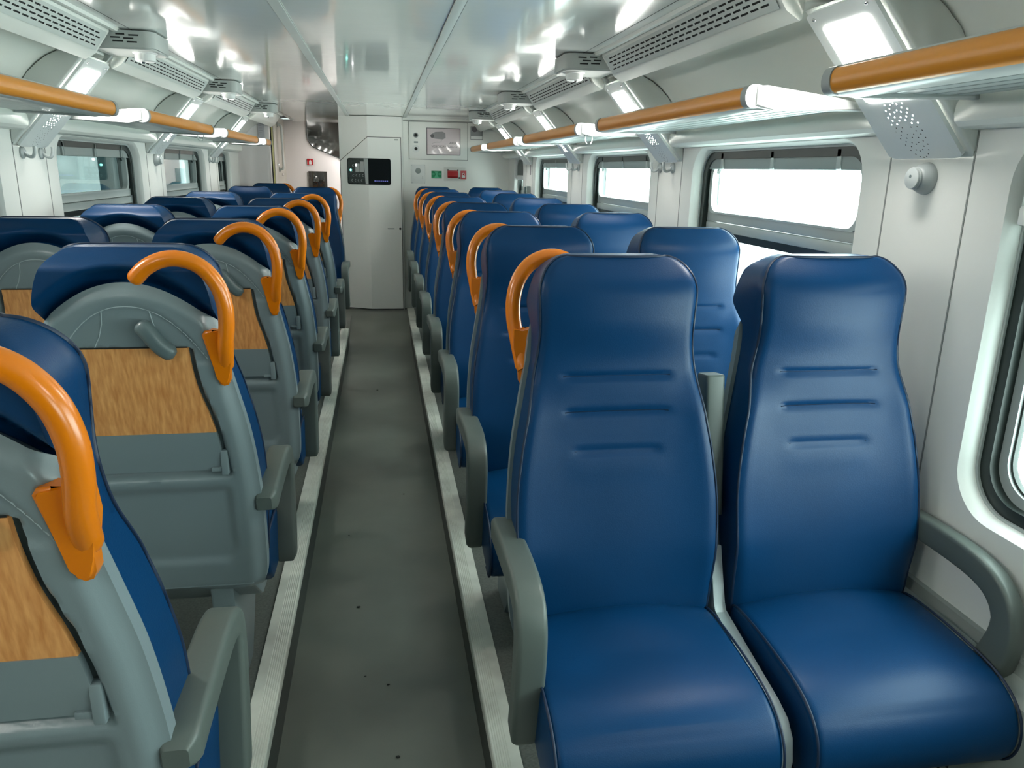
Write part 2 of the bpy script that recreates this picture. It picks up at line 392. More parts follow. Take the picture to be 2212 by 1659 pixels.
# ------------------------------------------------------------------ windows
def window(n, sg, a, b, mode):
    """mode: 'full' or 'blind'; the opening runs from y=a to y=b"""
    X = lambda d: sg*(WALL+d)
    def ring(d0, i0, d1, i1, zt=0, r0=.105, r1=.1):
        g = MB(); L = []
        for d, i in ((d0, i0), (d0, i1), (d1, i1), (d1, i0)):
            L.append([g.b.verts.new((X(d), y, z)) for y, z in rrect(a+i, b-i, WZ0+i, WZ1-i, max(.02, .11-i*.6))])
        L.append(L[0])
        for p, q in zip(L, L[1:]):
            for k in range(len(p)): g.b.faces.new((p[k], p[(k+1) % len(p)], q[(k+1) % len(p)], q[k]))
        return g
    wn = struct('window_%d' % n, ring(.034, .010, .05, .018), M['alu'])
    obj('gasket', ring(.040, .016, .075, .044), M['gasket'], wn)
    obj('frame', ring(.062, .040, .085, .066), M['alu'], wn)
    obj('inner_gasket', ring(.070, .064, .082, .071), M['gasket'], wn)
    g = MB(); g.box(X(.060), X(.086), a+.045, b-.045, 1.318, 1.352, .004); g.box(X(.056), X(.090), a+.045, b-.045, 1.282, 1.316, .006)
    obj('mid_rail', g, M['alu'], wn)
    g = MB(); g.box(X(.062), X(.088), a+.05, b-.05, 1.256, 1.282); obj('rail_seal', g, M['gasket'], wn, 0)
    # opening upper sash: narrow frame with rounded top corners
    if b-a > .8:
        g = MB(); L = []
        for d, i in ((.054, .058), (.054, .082), (.078, .082), (.078, .058)):
            L.append([g.b.verts.new((X(d), y, z)) for y, z in rrect(a+i, b-i, 1.352-.02+i*.3, 1.545-i*.1, .05)])
        L.append(L[0])
        for p, q in zip(L, L[1:]):
            for k in range(len(p)): g.b.faces.new((p[k], p[(k+1) % len(p)], q[(k+1) % len(p)], q[k]))
        obj('upper_sash', g, M['alu'], wn)
    g = MB(); g.box(X(.074), X(.079), a+.05, b-.05, 1.34, WZ1-.05); obj('upper_pane', g, M['glass'], wn, 0)
    g = MB(); g.box(X(.074), X(.079), a+.05, b-.05, WZ0+.05, 1.27); obj('lower_pane', g, M['glass'], wn, 0)
    if mode == 'blind':
        g = MB(); g.box(X(.024), X(.028), a+.02, b-.02, 1.45, WZ1-.012); obj('blind', g, M['blind'], wn, 0)
        g = MB(); g.box(X(.014), X(.034), a+.016, b-.016, 1.412, 1.452, .006); obj('blind_bar', g, M['white'], wn)
    else:
        g = MB(); g.box(X(.046), X(.062), a+.035, b-.035, 1.518, 1.583, .004); obj('valance', g, M['valance'], wn)
        for q in (.16, .5, .84):
            y = a+(b-a)*q; g = MB(); g.box(X(.040), X(.05), y-.011, y+.011, 1.520, 1.578, .002); obj('clip', g, M['alu'] if sg > 0 else M['valance'], wn)
        g = MB(); g.box(X(.020), X(.034), a+.06, b-.06, 1.588, 1.597, .002); obj('blind_cassette', g, M['alu'], wn)
n = 1
for i, (a, b) in enumerate(WIN_R): window(n, 1, a, b, 'blind' if i in (0, 1, 5) else 'full'); n += 1
for i, (a, b) in enumerate(WIN_L): window(n, -1, a, b, 'full'); n += 1

# ------------------------------------------------------------------ lamp brackets, pods, vents, racks
PT, PB = (1.000, 1.865), (WALL, 1.547)                # top and foot of the sloping lamp plate (x, z)
def plate_pt(sg, t, y, off=0):                        # t along the slope, off towards the cabin
    dx, dz = PB[0]-PT[0], PB[1]-PT[1]; L = math.hypot(dx, dz)
    nx, nz = -(-dz)/L*1, -dx/L
    x = PT[0]+dx*t+nx*off; z = PT[1]+dz*t+nz*off
    return (sg*(x-WALL), y, z-1.547)
def lamp(sg, label):
    t = thing('bracket_lamp', label, 'lamp', (sg*WALL, 1.515, 1.547), 0, 'sloping lamps on the window pillars')
    pr = [PT, (1.1, 1.865-.006), (1.155, 1.836), (1.215, 1.770), (1.25, 1.72), (WALL-.001, 1.655), (WALL-.001, PB[1])]
    pr = [PT, PB, (WALL-.0005, 1.56), (WALL-.0005, 1.655)]+[(x-.003, z-.002) for x, z in COVE[1:9]]
    g = MB(); g.prism([(sg*(x-WALL), 0, z-1.547) for x, z in pr], (0, .28, 0), .008, 3)
    obj('housing', g, M['housing'], t)
    # plate with speaker holes
    cs, cy = .775, .14; holes = []
    for ring, (ra, rb) in enumerate(((.085, .046), (.066, .036), (.047, .026), (.028, .015))):
        cnt = (26, 20, 14, 8)[ring]
        for k in range(cnt):
            a = 2*PI*k/cnt; u, v = cs+ra*math.cos(a)/.4224, cy+rb*math.sin(a)
            holes.append([plate_pt(sg, u+.0019/.4224*math.cos(q*PI/3), v+.0019*math.sin(q*PI/3), .012) for q in range(6)])
    out2 = rrect(.016, .264, .012, .985, .03, 6)
    g = MB(); L = [plate_pt(sg, tt, yy, .012) for yy, tt in out2]
    g.holed(L, holes)
    L2 = [plate_pt(sg, tt, yy, .003) for yy, tt in out2]
    va = [g.b.verts.new(p) for p in L]; vb = [g.b.verts.new(p) for p in L2]
    for i in range(len(va)): g.b.faces.new((va[i], va[(i+1) % len(va)], vb[(i+1) % len(va)], vb[i]))
    pl = obj('speaker_plate', g, M['plate'], t, 30)
    for (t0, t1, nm, m) in ((.56, .765, 'lamplight_sheet', M['diff']), (.765, .99, 'speaker_back', M['gap'])):  # upper sheet glows in place of lamplight through the holes; lower sheet is dark
        g = MB(); g.poly([plate_pt(sg, t0, .09, .009), plate_pt(sg, t1, .09, .009), plate_pt(sg, t1, .19, .009), plate_pt(sg, t0, .19, .009)])
        obj(nm, g, m, pl, 0)
    g = MB(); rr = rrect(.052, .228, .105, .60, .022, 6)
    g.prism([plate_pt(sg, tt, yy, .012) for yy, tt in rr], (Vector(plate_pt(sg, 0, 0, .012))-Vector(plate_pt(sg, 0, 0, 0)))*.10, .0004)
    obj('diffuser', g, M['diff'], t)
    for y in (.042, .238):
        g = MB(); c = Vector(plate_pt(sg, .052, y, .012)); bmesh.ops.create_uvsphere(g.b, u_segments=8, v_segments=6, radius=.005, matrix=Matrix.Translation(c))
        obj('screw', g, M['chrome'], t)
    return t
def pod(sg, label):
    t = thing('ceiling_pod', label, 'ceiling fixture', (sg*.87, 1.53, CEIL), 0, 'slotted ceiling pods above the lamps')
    P = lambda x, y: (sg*(x-.87), y-1.53, 0)
    o = [P(.80, 1.530), P(.778, 1.540), P(.766, 1.562), P(.766, 1.74), P(.778, 1.765), P(.80, 1.775), P(.985, 1.775), P(.985, 1.556), P(.955, 1.530)]
    g = MB()
    a = [g.b.verts.new((x, y, -.004)) for x, y, _ in o]; b = [g.b.verts.new((x, y, -.066)) for x, y, _ in o]
    for i in range(len(a)): g.b.faces.new((a[i], a[(i+1) % len(a)], b[(i+1) % len(a)], b[i]))
    g.b.faces.new(a); g.b.faces.new(b)
    bmesh.ops.bevel(g.b, geom=[e for e in g.b.edges if all(v in b for v in e.verts)], offset=.006, segments=2, affect='EDGES')
    obj('housing', g, M['pod'], t, 40)
    for d in (1.545, 1.75):                           # arms that reach down to the lamp plate
        g = MB(); g.prism([(sg*(.955-.87), d-1.53, -.05), (sg*(.99-.87), d-1.53, -.05), (sg*(1.035-.87), d-1.53, -.108), (sg*(1.022-.87), d-1.53, -.114), (sg*(.985-.87), d-1.53, -.07)], (0, .016, 0), .003)
        obj('arm', g, M['pod'], t)
    g = MB()
    for (x, z, l) in ((.815, -.022, .034), (.862, -.020, .03), (.833, -.033, .034), (.878, -.031, .032), (.822, -.045, .034), (.868, -.043, .036)):
        g.box(sg*(x-.87), sg*(x+l-.87), -.0008, .003, z, z+.005)
    obj('slot', g, M['gap'], t, 0)
    g = MB(); g.lathe([(.043, -.066), (.043, -.069), (.036, -.071), (.035, -.093), (.030, -.097), (.0, -.098)][:-1], (sg*(.825-.87), .10, 0)); obj('dome', g, M['white'], t)
    g = MB(); g.lathe([(.006, -.095), (.008, -.101), (.005, -.106)], (sg*(.828-.87), .075, 0), seg=12); obj('nozzle', g, M['chrome'], t)
    return t
def vent(sg, label, yl=1.33):
    t = thing('air_vent', label, 'air vent', (sg*.928, 1.83, 1.911), 0, 'slotted air vents under the ceiling edge')
    A, B = Vector((.9100, 0, 1.9355)), Vector((.9525, 0, 1.8762)); d = B-A; nrm = Vector((-(-d.z), 0, -d.x)).normalized()
    nrm = Vector((d.z, 0, -d.x)).normalized()
    if nrm.z > 0: nrm = -nrm
    def P(s, y, off): v = A+d*s+nrm*off; return (sg*(v.x-.928), y, v.z-1.911)
    holes = []
    for r in range(4):
        s = .14+r*.20; c = 25; st = yl/c
        for k in range(c):
            y = .012+k*st+(r % 2)*st*.45
            if y+st*.76 > yl-.006: continue
            holes.append([P(s, y, .004), P(s, y+st*.76, .004), P(s+.072, y+st*.76, .004), P(s+.072, y, .004)])
    g = MB(); O = [P(-.02, 0, .004), P(-.02, yl, .004), P(1.02, yl, .004), P(1.02, 0, .004)]; g.holed(O, holes)
    obj('grille', g, M['strip'], t, 0)
    g = MB(); g.poly([P(0, .004, .0015), P(0, yl-.004, .0015), P(1, yl-.004, .0015), P(1, .004, .0015)]); obj('backing', g, M['gap'], t, 0)
    return t
def rack(sg, label, L):
    """front rail along y from 0 to L"""
    t = thing('luggage_rack', label, 'luggage rack', (sg*1.05, 0, 1.655), 0, 'luggage racks over the windows')
    X = lambda x: sg*(x-1.05)
    def prof(pts, y0, y1, nm, m, sm=40):
        g = MB(); g.prism([(X(a), y0, b) for a, b in pts], (0, y1-y0, 0)); return obj(nm, g, m, t, sm)
    oval = [(.9055+.0235*math.cos(q*PI/10)*abs(math.cos(q*PI/10))**-.35 if abs(math.cos(q*PI/10)) > 1e-6 else .9055, .0235+.0245*math.sin(q*PI/10)) for q in range(20)]
    prof(oval, .026, L-.026, 'front_rail', M['rackorange'])
    prof([(.892, .0435), (.898, .0505), (.925, .0505), (.930, .0435)], .02, L-.02, 'top_trim', M['racktrim'])
    prof([(.897, .001), (.905, -.005), (.955, -.005), (.955, .006), (.925, .008)], .02, L-.02, 'bottom_trim', M['racktrim'])
    for y in (0, L-.028):
        big = [(.9055+(a-.9055)*1.12, .0235+(b-.0235)*1.10) for a, b in oval]
        prof(big, y, y+.028, 'end_cap', M['capgrey'])
        g = MB(); g.prism([(X(a), y-.002 if y == 0 else y+.004, b) for a, b in ((.905, .0), (.905, .047), (.935, .050), (1.20, .018), (1.215, .012), (1.215, .0), (.96, -.006))], (0, .026, 0), .006, 3)
        obj('end_frame', g, M['racktrim'], t)
    for k in range(5):
        x = .966+k*.049; g = MB(); g.box(X(x), X(x+.034), .02, L-.02, .002+k*.0012, .014+k*.0012, .003); obj('slat', g, M['slat'], t)
    return t
ORD = ['nearest', 'second nearest', 'third nearest', 'fourth nearest', 'fifth nearest']
for sg, sd in ((1, 'right'), (-1, 'left')):
    l0 = p0 = v0 = None
    for k in range(-1, 4):
        y = 1.515+1.66*k-(.035 if sg < 0 else 0)
        if sg > 0: pl = ['behind the viewer', 'beside the nearest big window', 'at the second window pillar', 'at the third window pillar', 'at the last window pillar'][k+1]
        else: pl = ['behind the viewer', 'just outside the picture', 'over the two hooks', 'over the coat peg', 'with a square sticker, farthest'][k+1]
        nm = 'lit sloping lamp on the %s wall %s' % (sd, pl)
        if l0 is None: l0 = lamp(sg, nm); l0.location.y = y
        else: dup(l0, (sg*WALL, y, 1.547), 0, nm)
        if k < 0: continue
        nm = 'grey slotted ceiling pod above the %s lamp %s' % (sd, pl)
        if (sg > 0 and k >= 1) or (sg < 0 and k >= 1):
            if p0 is None: p0 = pod(sg, nm); p0.location.y = y+.015
            else: dup(p0, (sg*.87, y+.015, CEIL), 0, nm)
        if k < 3:
            nm = 'long slotted vent under the %s ceiling edge, %s' % (sd, ['nearest the viewer', 'middle of three', 'farthest of three'][k])
            if v0 is None: v0 = vent(sg, nm); v0.location.y = y+.30
            else: dup(v0, (sg*.928, y+.30, 1.911), 0, nm)
    segs = [(.14, 1.475), (1.80, 3.13), (3.45, 4.79), (5.11, 6.44), (6.77, 7.60)] if sg > 0 else [(.13, 1.475), (1.80, 3.06), (3.43, 4.71), (5.09, 6.36), (6.75, 7.08)]
    for k, (a, b) in enumerate(segs):
        if sg < 0 and k == 0: continue
        if sg > 0: nm = 'orange-railed luggage rack over the right windows, %s one' % ['nearest, largest', 'second nearest', 'third nearest', 'fourth nearest', 'last and shortest'][k]
        else: nm = 'orange-railed luggage rack over the left windows, %s' % ['', 'nearest one, cut by the photo edge', 'second nearest', 'third nearest', 'short last one by the end partition'][k]
        rack(sg, nm, b-a).location.y = a
# sticker on the last left lamp plate
t = tag(obj('sticker', MB().prism([(-WALL+.072, 6.60, 1.633), (-WALL+.072, 6.68, 1.633), (-WALL+.042, 6.68, 1.600), (-WALL+.042, 6.60, 1.600)], (.004, 0, -.0035)), M['printd'], None, 0), 'small dark square sticker on the last left lamp plate', 'sticker')
t2 = obj('sticker_face', MB().prism([(-WALL+.067, 6.612, 1.6255), (-WALL+.067, 6.668, 1.6255), (-WALL+.050, 6.668, 1.6065), (-WALL+.050, 6.612, 1.6065)], (.0048, 0, -.0042)), M['white'], t, 0)

# hooks and pegs on the pillars
def hook(sg, y, z, label):
    t = thing('coat_hook', label, 'coat hook', (sg*WALL, y, z), 0, 'double coat hooks on the window pillars')
    g = MB(); g.lathe([(.022, 0), (.022, -sg*.006), (.017, -sg*.010)], (0, 0, 0), 'x', 20); obj('base', g, M['hook'], t)
    g = MB(); g.tube(spline([(-sg*.006, 0, .004), (-sg*.020, 0, -.012), (-sg*.036, 0, -.014), (-sg*.044, 0, .002), (-sg*.046, 0, .024)], 5), .0062, 10, (0, 1, 0)); obj('prong', g, M['hook'], t)
    return t
for sg, y, z, nm in ((1, 3.275, 1.522, 'grey coat hook on the second right pillar, nearer of its pair'), (1, 3.435, 1.522, 'grey coat hook on the second right pillar, farther of its pair'),
                     (1, 4.93, 1.522, 'grey coat hook on the third right pillar, nearer of its pair'), (1, 5.09, 1.522, 'grey coat hook on the third right pillar, farther of its pair'),
                     (-1, 3.21, 1.524, 'grey coat hook by the left photo edge, nearer of its pair'), (-1, 3.375, 1.524, 'grey coat hook by the left photo edge, farther of its pair'),
                     (-1, 6.47, 1.522, 'grey coat hook on the last left pillar, nearer of its pair'), (-1, 6.60, 1.522, 'grey coat hook on the last left pillar, farther of its pair')):
    hook(sg, y, z, nm)
def peg(sg, y, z, label):
    t = thing('coat_peg', label, 'coat peg', (sg*WALL, y, z), 0, 'cone-shaped coat pegs')
    g = MB(); g.lathe([(.036, 0), (.037, -sg*.003), (.034, -sg*.012), (.028, -sg*.024), (.025, -sg*.028), (.0232, -sg*.029), (.0232, -sg*.031), (.0255, -sg*.032), (.0255, -sg*.034), (.0232, -sg*.035), (.0232, -sg*.0365), (.0245, -sg*.037), (.0235, -sg*.040), (.012, -sg*.043)], (0, 0, 0), 'x', 32); obj('cone', g, M['hook'], t, 40)
    g = MB(); g.lathe([(.004, -sg*.041), (.004, -sg*.0435)], (0, 0, .004), 'x', 10); obj('screw', g, M['latch'], t)
peg(1, 1.655, 1.500, 'cone-shaped grey coat peg on the pillar behind the nearest window seat')
peg(-1, 4.965, 1.513, 'cone-shaped grey coat peg on the middle left pillar')

for (sg, x, y, nm) in ((1, .945, 3.465, 'white strap hanging under the second right luggage rack'), (-1, .955, 4.70, 'white strap hanging under the third left luggage rack')):
    g = MB(); g.tube([(sg*x+.016*math.cos(a*PI/6)*sg, y, 1.640+.026*math.sin(a*PI/6)) for a in range(-2, 9)], .0028, 6, (0, 1, 0))
    tag(obj('cable_strap', g, M['white']), nm, 'strap')
t = thing('hammer_holder', 'small grey holder low on the last right window pillar', 'holder', (WALL, 6.60, 1.335))
g = MB(); g.box(-.035, 0, -.05, .05, -.035, .035, .006); obj('case', g, M['valance'], t)
g = MB(); g.box(-.050, -.030, -.02, .02, -.028, .028, .005); obj('grip', g, M['latch'], t)
tag(obj('narrow_sticker', MB().box(WALL-.001, WALL+.001, 6.56, 6.60, 1.46, 1.54), M['print'], None, 0), 'narrow grey sticker above the holder on the last right pillar', 'sticker')

# ------------------------------------------------------------------ seats
WID = [(.36, .212), (.42, .215), (.57, .220), (.69, .221), (.79, .210), (.87, .195), (.95, .180), (1.03, .168), (1.13, .1705)]
def cw(z):                                            # half width of the cushion outline
    w0 = smooth_tab(WID, z)
    if z > 1.125:
        k = min(1, (z-1.125)/.075); w0 = .105+(w0-.105)*math.sqrt(max(0, 1-k*k))
    return w0
FV = [(.36, .262), (.45, .256), (.57, .236), (.68, .212), (.78, .190), (.88, .168), (.98, .156), (1.08, .158), (1.15, .150), (1.20, .118)]
def arch(u): return 1.132-.085*(u/.17)**2
ZT = 1.20
def zrow(i):                                          # denser near the top
    return .38+(ZT-.38)*(1-(1-i)**1.35) if False else .38+(ZT-.38)*math.sin(i*PI/2)**.9
GRV = [(.952, .118), (.877, .115), (.795, .094)]
def bc_front(i, j):
    z = zrow(i); s = 2*j-1; w0 = cw(z); u = s*w0
    v = smooth_tab(FV, z)
    bol = sstep(.45, .60, z)*(1-sstep(.86, .97, z))
    v += .020*bol*abs(s)**3 - .008*(1-bol)*abs(s)**2.5
    v += .010*(1-s*s)*sstep(.98, 1.08, z)*(1-sstep(1.12, 1.2, z))
    for gz, gw in GRV:
        v -= .0062*math.exp(-((z-gz)/.0062)**2)*(1-sstep(gw-.012, gw+.01, abs(u)))
        v += .0018*math.exp(-((z-gz+.03)/.03)**2)*(1-sstep(gw-.02, gw+.04, abs(u)))
    v -= .010*sstep(.93, 1, abs(s))
    if i < .06: v -= .02*(1-i/.06)**2
    return (u, v, z)
def bc_rear(i, j):
    z = zrow(i); s = 2*j-1; wr = cw(z)-.004
    if z > .97: wr = smooth_tab([(.97, .172), (1.02, .171), (1.06, .172), (1.10, .170), (1.14, .159), (1.17, .144), (1.185, .130), (1.195, .114), (1.20, .096)], z)
    u = s*wr
    d = z-arch(u)
    v = .053 if d < 0 else .053*(1-sstep(-.01, .045, d))
    v += .050*sstep(1.155, 1.205, z)
    v += .012*abs(s)**4*sstep(0.9, 1.0, z)*(1-sstep(1.0, 1.1, z))
    v += max(0, (.95-z))*.20
    return (u, v, z)
def back_cushion():
    g = MB(); rim = g.slab(150, 41, bc_front, bc_rear, 4); return g.mesh('back_cushion', M['vinyl'], 50), rim
def shell_w(z): return smooth_tab([(.32, .195), (.36, .214), (.40, .222), (.50, .226), (.57, .227), (.66, .225), (.78, .215), (.88, .198), (.98, .180), (1.06, .171), (1.145, .167)], z)
def ains(u): return 1.085-.128*abs(u/.155)**2.2 if abs(u) < .155 else .957
def tw(z): return smooth_tab([(.67, .158), (.77, .150), (.83, .138), (.89, .122), (.95, .114), (1.0, .112)], z)
def sh_rear(i, j):
    s = 2*j-1; zb = .332+.030*max(0, 1-(s/.62)**2); za = arch(s*.172)
    z = zb+(za-zb)*i; u = s*shell_w(z)
    v = .000+(1.10-z)*.175
    v += .020*sstep(1.115, 1.15, z+ (1.145-arch(u)))       # rounded brow
    v += .020*sstep(.84, 1.0, abs(s))                       # rounded sides
    if z < .37: v += .03*((.37-z)/.04)**2
    # recess for tray and the flat fan-shaped panel over it
    ins = 0
    fan = .006*sstep(-.004, .006, ains(u)-z)*sstep(.948, .960, z)
    tray = .021*sstep(.664, .684, z)*(1-sstep(.984, .992, z))*sstep(-.003, .006, tw(z)+.011-abs(u))
    ins = max(fan, tray)
    if .42 < z < .70:
        ins = max(ins, .011*sstep(.425, .448, z)*(1-sstep(.625, .652, z))*sstep(-.004, .016, .165-abs(u)-.5*max(0, .47-z)))
    return (u, v+ins, z)
def sh_front(i, j):
    s = 2*j-1; zb = .332+.030*max(0, 1-(s/.62)**2); za = arch(s*.172)-.012
    z = zb+(za-zb)*i; u = s*(shell_w(z)+.001)
    return (u, .036+(1.10-z)*.19+.004*abs(s), z)
def shell():
    g = MB(); g.slab(110, 64, sh_rear, sh_front, 2); return g.mesh('back_shell', M['shell'], 50)
def cushion():
    prof = spline([(.235, .335), (.225, .40), (.245, .432), (.33, .440), (.44, .437), (.53, .425), (.585, .398), (.612, .355), (.612, .305), (.585, .262), (.54, .258), (.40, .275), (.28, .285)], 6)
    prof = [(p[0], p[1]) for p in [Vector((a[0], a[1], 0)) for a in prof]]
    c = (.42, .34); W = .214; g = MB(); R = []; us = []
    for k in range(9): us.append(-W+.018*(1-math.cos(k/8*PI/2)))
    us += [-W+.018+(2*W-.036)*k/14 for k in range(1, 14)]
    us += [-u for u in us[:9][::-1]]
    for u in us:
        e = max(0, abs(u)-(W-.018))/.018; sh = .018*(1-math.sqrt(max(0, 1-e*e)))
        dm = 1-(u/W)**2
        ring = []
        for (v, z) in prof:
            dv, dz = v-c[0], z-c[1]; L = math.hypot(dv, dz)
            f = 1-sh*.8/L
            ring.append(g.b.verts.new((u, c[0]+dv*f, c[1]+dz*f+(dm*(.006+.020*(1-sstep(.25, .42, v))) if z > .40 else 0))))
        R.append(ring)
    m = len(prof)
    for a, b in zip(R, R[1:]):
        for q in range(m): g.b.faces.new((a[q], a[(q+1) % m], b[(q+1) % m], b[q]))
    g.b.faces.new(R[0][::-1]); g.b.faces.new(R[-1])
    pip = [[(sx*(W-.002), v, z) for v, z in prof[9:62]] for sx in (-1, 1)]
    return g.mesh('seat_cushion', M['vinyl'], 50), pip
ME = {}
ME['back_cushion'], rim = back_cushion()
g = MB(); path = [p for p in rim]
# piping follows the side and top edges only
nj, ni = 41, 150
right = rim[nj-1:nj-1+ni]; top = rim[nj-1+ni-1:nj-1+ni-1+nj]; left = rim[nj-1+ni-1+nj-1:]
pp = [Vector(p) for p in (right+top[1:]+left[1:])]; pp = pp[2::2]
g = MB(); g.tube(pp, .0030, 6, (0, 1, 0)); ME['piping'] = g.mesh('piping', M['seam'], 60)
for gq, (gz, gw) in enumerate(GRV):
    g = MB(); ps = []
    for k in range(25):
        u = -gw+2*gw*k/24; i = None
        lo, hi = 0, 1
        for _ in range(30):
            mid = (lo+hi)/2
            if zrow(mid) < gz: lo = mid
            else: hi = mid
        q = bc_front(lo, (u/cw(gz)+1)/2); ps.append((q[0], q[1]-.0002, q[2]))
    g.tube(ps, .0016, 5, (0, 0, 1))
    ME['stitching', gq] = g.mesh('stitching', M['seam'], 60)
ME['back_shell'] = shell()
ME['seat_cushion'], pips = cushion()
for k, q in enumerate(pips):
    g = MB(); g.tube(q, .0028, 6, (1, 0, 0)); ME['cushion_piping', k] = g.mesh('cushion_piping', M['seam'], 60)
# tray
def slope(z): return (1.10-z)*.175
g = MB()
pts = [z for z in [.815+.0085*k for k in range(25)]]
def tray_front(i, j):
    z = .787+.203*i; u = (2*j-1)*tw(z); return (u, slope(z)+.003, z)
def tray_rear(i, j):
    z = .787+.203*i; u = (2*j-1)*tw(z); return (u, slope(z)+.013, z)
g.slab(20, 12, tray_front, tray_rear, 1); ME['tray_table'] = g.mesh('tray_table', M['wood'], 30)
g = MB()
def band_f(i, j):
    z = .690+.097*i; u = (2*j-1)*(tw(z)); bend = .010*(1-sstep(.69, .74, z))
    return (u, slope(z)+.001+bend*.2, z)
def band_r(i, j):
    z = .690+.097*i; u = (2*j-1)*(tw(z)); return (u, slope(z)+.014, z)
g.slab(10, 12, band_f, band_r, 1); ME['tray_edge'] = g.mesh('tray_edge', M['shell'], 30)
for s_ in (-1, 1):
    g = MB()
    g.box(s_*.150, s_*.166, slope(.705)-.006, slope(.705)+.012, .680, .740, .003)
    g.box(s_*.128, s_*.152, slope(.697)-.003, slope(.697)+.004, .688, .698, .001)
    ME['tray_hinge', s_] = g.mesh('tray_hinge', M['shell'], 30)
# latch knob: a slanting bean
g = MB(); zc = 1.025
g.sweep(spline([(.026, slope(1.06)-.004, 1.048), (.042, slope(1.05)-.008, 1.030), (.064, slope(1.03)-.008, .998), (.088, slope(1.01)-.005, .978)], 5), rsec(.017, .017, .013, 4), (0, 1, 0), [.55]+[.8, .95]+[1]*11+[.8, .55]); ME['tray_latch'] = g.mesh('tray_latch', M['latch'], 60)
# fine raised lines on the fan panel
g = MB()
for s_ in (-1, 1):
    g = MB(); g.tube([(s_*u, slope(z)+.0055, z) for u, z in ((.074, .990), (.060, 1.015), (.050, 1.045), (.046, 1.075))], .0012, 5, (0, 1, 0)); ME['panel_line', s_] = g.mesh('panel_line', M['paleedge'], 60)
g = MB(); g.tube([(u, slope(ains(u))+.005, ains(u)-.002) for u in [-.15+.3*k/30 for k in range(31)]], .0016, 5, (0, 1, 0))
ME['panel_line', 0] = g.mesh('panel_line', M['paleedge'], 60)
g = MB(); g.poly([(u, slope(z)+.0035, z) for u, z in ((-.112, .9905), (.112, .9905), (.112, .9935), (-.112, .9935))]); ME['tray_gap'] = g.mesh('tray_gap', M['gap'], 0)
# pan and foot
g = MB(); g.prism([(-.19, v, z) for v, z in ((.13, .40), (.13, .36), (.25, .262), (.53, .240), (.57, .252), (.585, .30), (.50, .30), (.25, .31))], (.38, 0, 0), .006)
ME['seat_pan'] = g.mesh('seat_pan', M['shell'], 35)
def foot(sx):
    g = MB(); g.prism([(sx*.13, v, z) for v, z in ((.16, .345), (.50, .262), (.47, .15), (.36, .0), (.22, .0), (.19, .14))], (-sx*.055, 0, 0), .008)
    return g.mesh('foot', M['shell'], 35)
# armrests
def armrest(u, m):
    g = MB(); p = spline([(u, .095, .590), (u, .18, .596), (u, .30, .602), (u, .385, .600), (u, .435, .582), (u, .452, .535), (u, .445, .455), (u, .425, .36), (u, .405, .275)], 5)
    sc = []
    for k in range(len(p)): sc.append(.6 if k == 0 else .85 if k == 1 else .7 if k == len(p)-1 else .92 if k == len(p)-2 else 1)
    g.sweep(p, rsec(.029, .027, .010, 4), (1, 0, 0), sc); return g.mesh('armrest', m, 45)
def win_armrest(u, m):
    g = MB(); p = spline([(u, .10, .590), (u, .25, .596), (u, .40, .592), (u, .475, .566), (u, .508, .508), (u, .495, .43), (u, .46, .345), (u, .42, .27)], 5)
    g.sweep(p, rsec(.019, .030, .010, 4), (1, 0, 0), [1]*20+[1.05+.03*k for k in range(len(p)-20)]); return g.mesh('window_armrest', m, 45)
def mid_arm(u, m):
    g = MB(); g.sweep(spline([(u, .148, .62), (u, .135, .70), (u, .118, .80), (u, .098, .91), (u, .094, .935)], 4), rsec(.0225, .028, .008, 4), (1, 0, 0), [1]*15+[1, .93]); return g.mesh('folded_armrest', m, 45)
def divider(sx):
    g = MB(); g.prism([(-sx*.232, v, z) for v, z in ((.205, .30), (.170, .55), (.196, .56), (.232, .435), (.245, .418), (.50, .385), (.54, .372), (.565, .345), (.575, .30), (.57, .26), (.30, .26))], (-sx*.026, 0, 0), .006, 3)
    return g.mesh('seat_divider', M['divider'], 40)
# orange handle
def handle(sx):
    g = MB(); sx *= 1.04
    p = spline([(sx*.030, -.024, 1.138), (sx*.056, -.026, 1.166), (sx*.090, -.026, 1.183), (sx*.125, -.024, 1.183), (sx*.158, -.020, 1.166), (sx*.182, -.014, 1.132), (sx*.1925, -.008, 1.090), (sx*.1925, -.002, 1.048), (sx*.186, .008, 1.006), (sx*.181, .024, .972), (sx*.176, .046, .940)], 6)
    n = len(p); sc = [1]*n; sc[0] = .55; sc[1] = .88; sc[-1] = .8; sc[-2] = .85
    g.sweep(p, [(.0185*math.cos(2*PI*k/14), .0165*math.sin(2*PI*k/14)) for k in range(14)], (0, 1, 0), sc)
    o = [(.140, 1.020), (.146, 1.029), (.160, 1.031), (.178, 1.026), (.196, 1.03), (.197, .99), (.190, .955), (.1865, .935), (.1855, .915), (.181, .905), (.172, .902), (.164, .907), (.160, .92)]
    a = [g.b.verts.new((sx*u, slope(z)-.008, z)) for u, z in o]; b = [g.b.verts.new((sx*u, slope(z)+.020, z)) for u, z in o]
    fs = [g.b.faces.new(a), g.b.faces.new(b)]
    for i in range(len(a)): g.b.faces.new((a[i], a[(i+1) % len(a)], b[(i+1) % len(a)], b[i]))
    bmesh.ops.bevel(g.b, geom=list(fs[0].edges), offset=.005, segments=3, affect='EDGES')
    return g.mesh('grab_handle', M['orange'], 50)
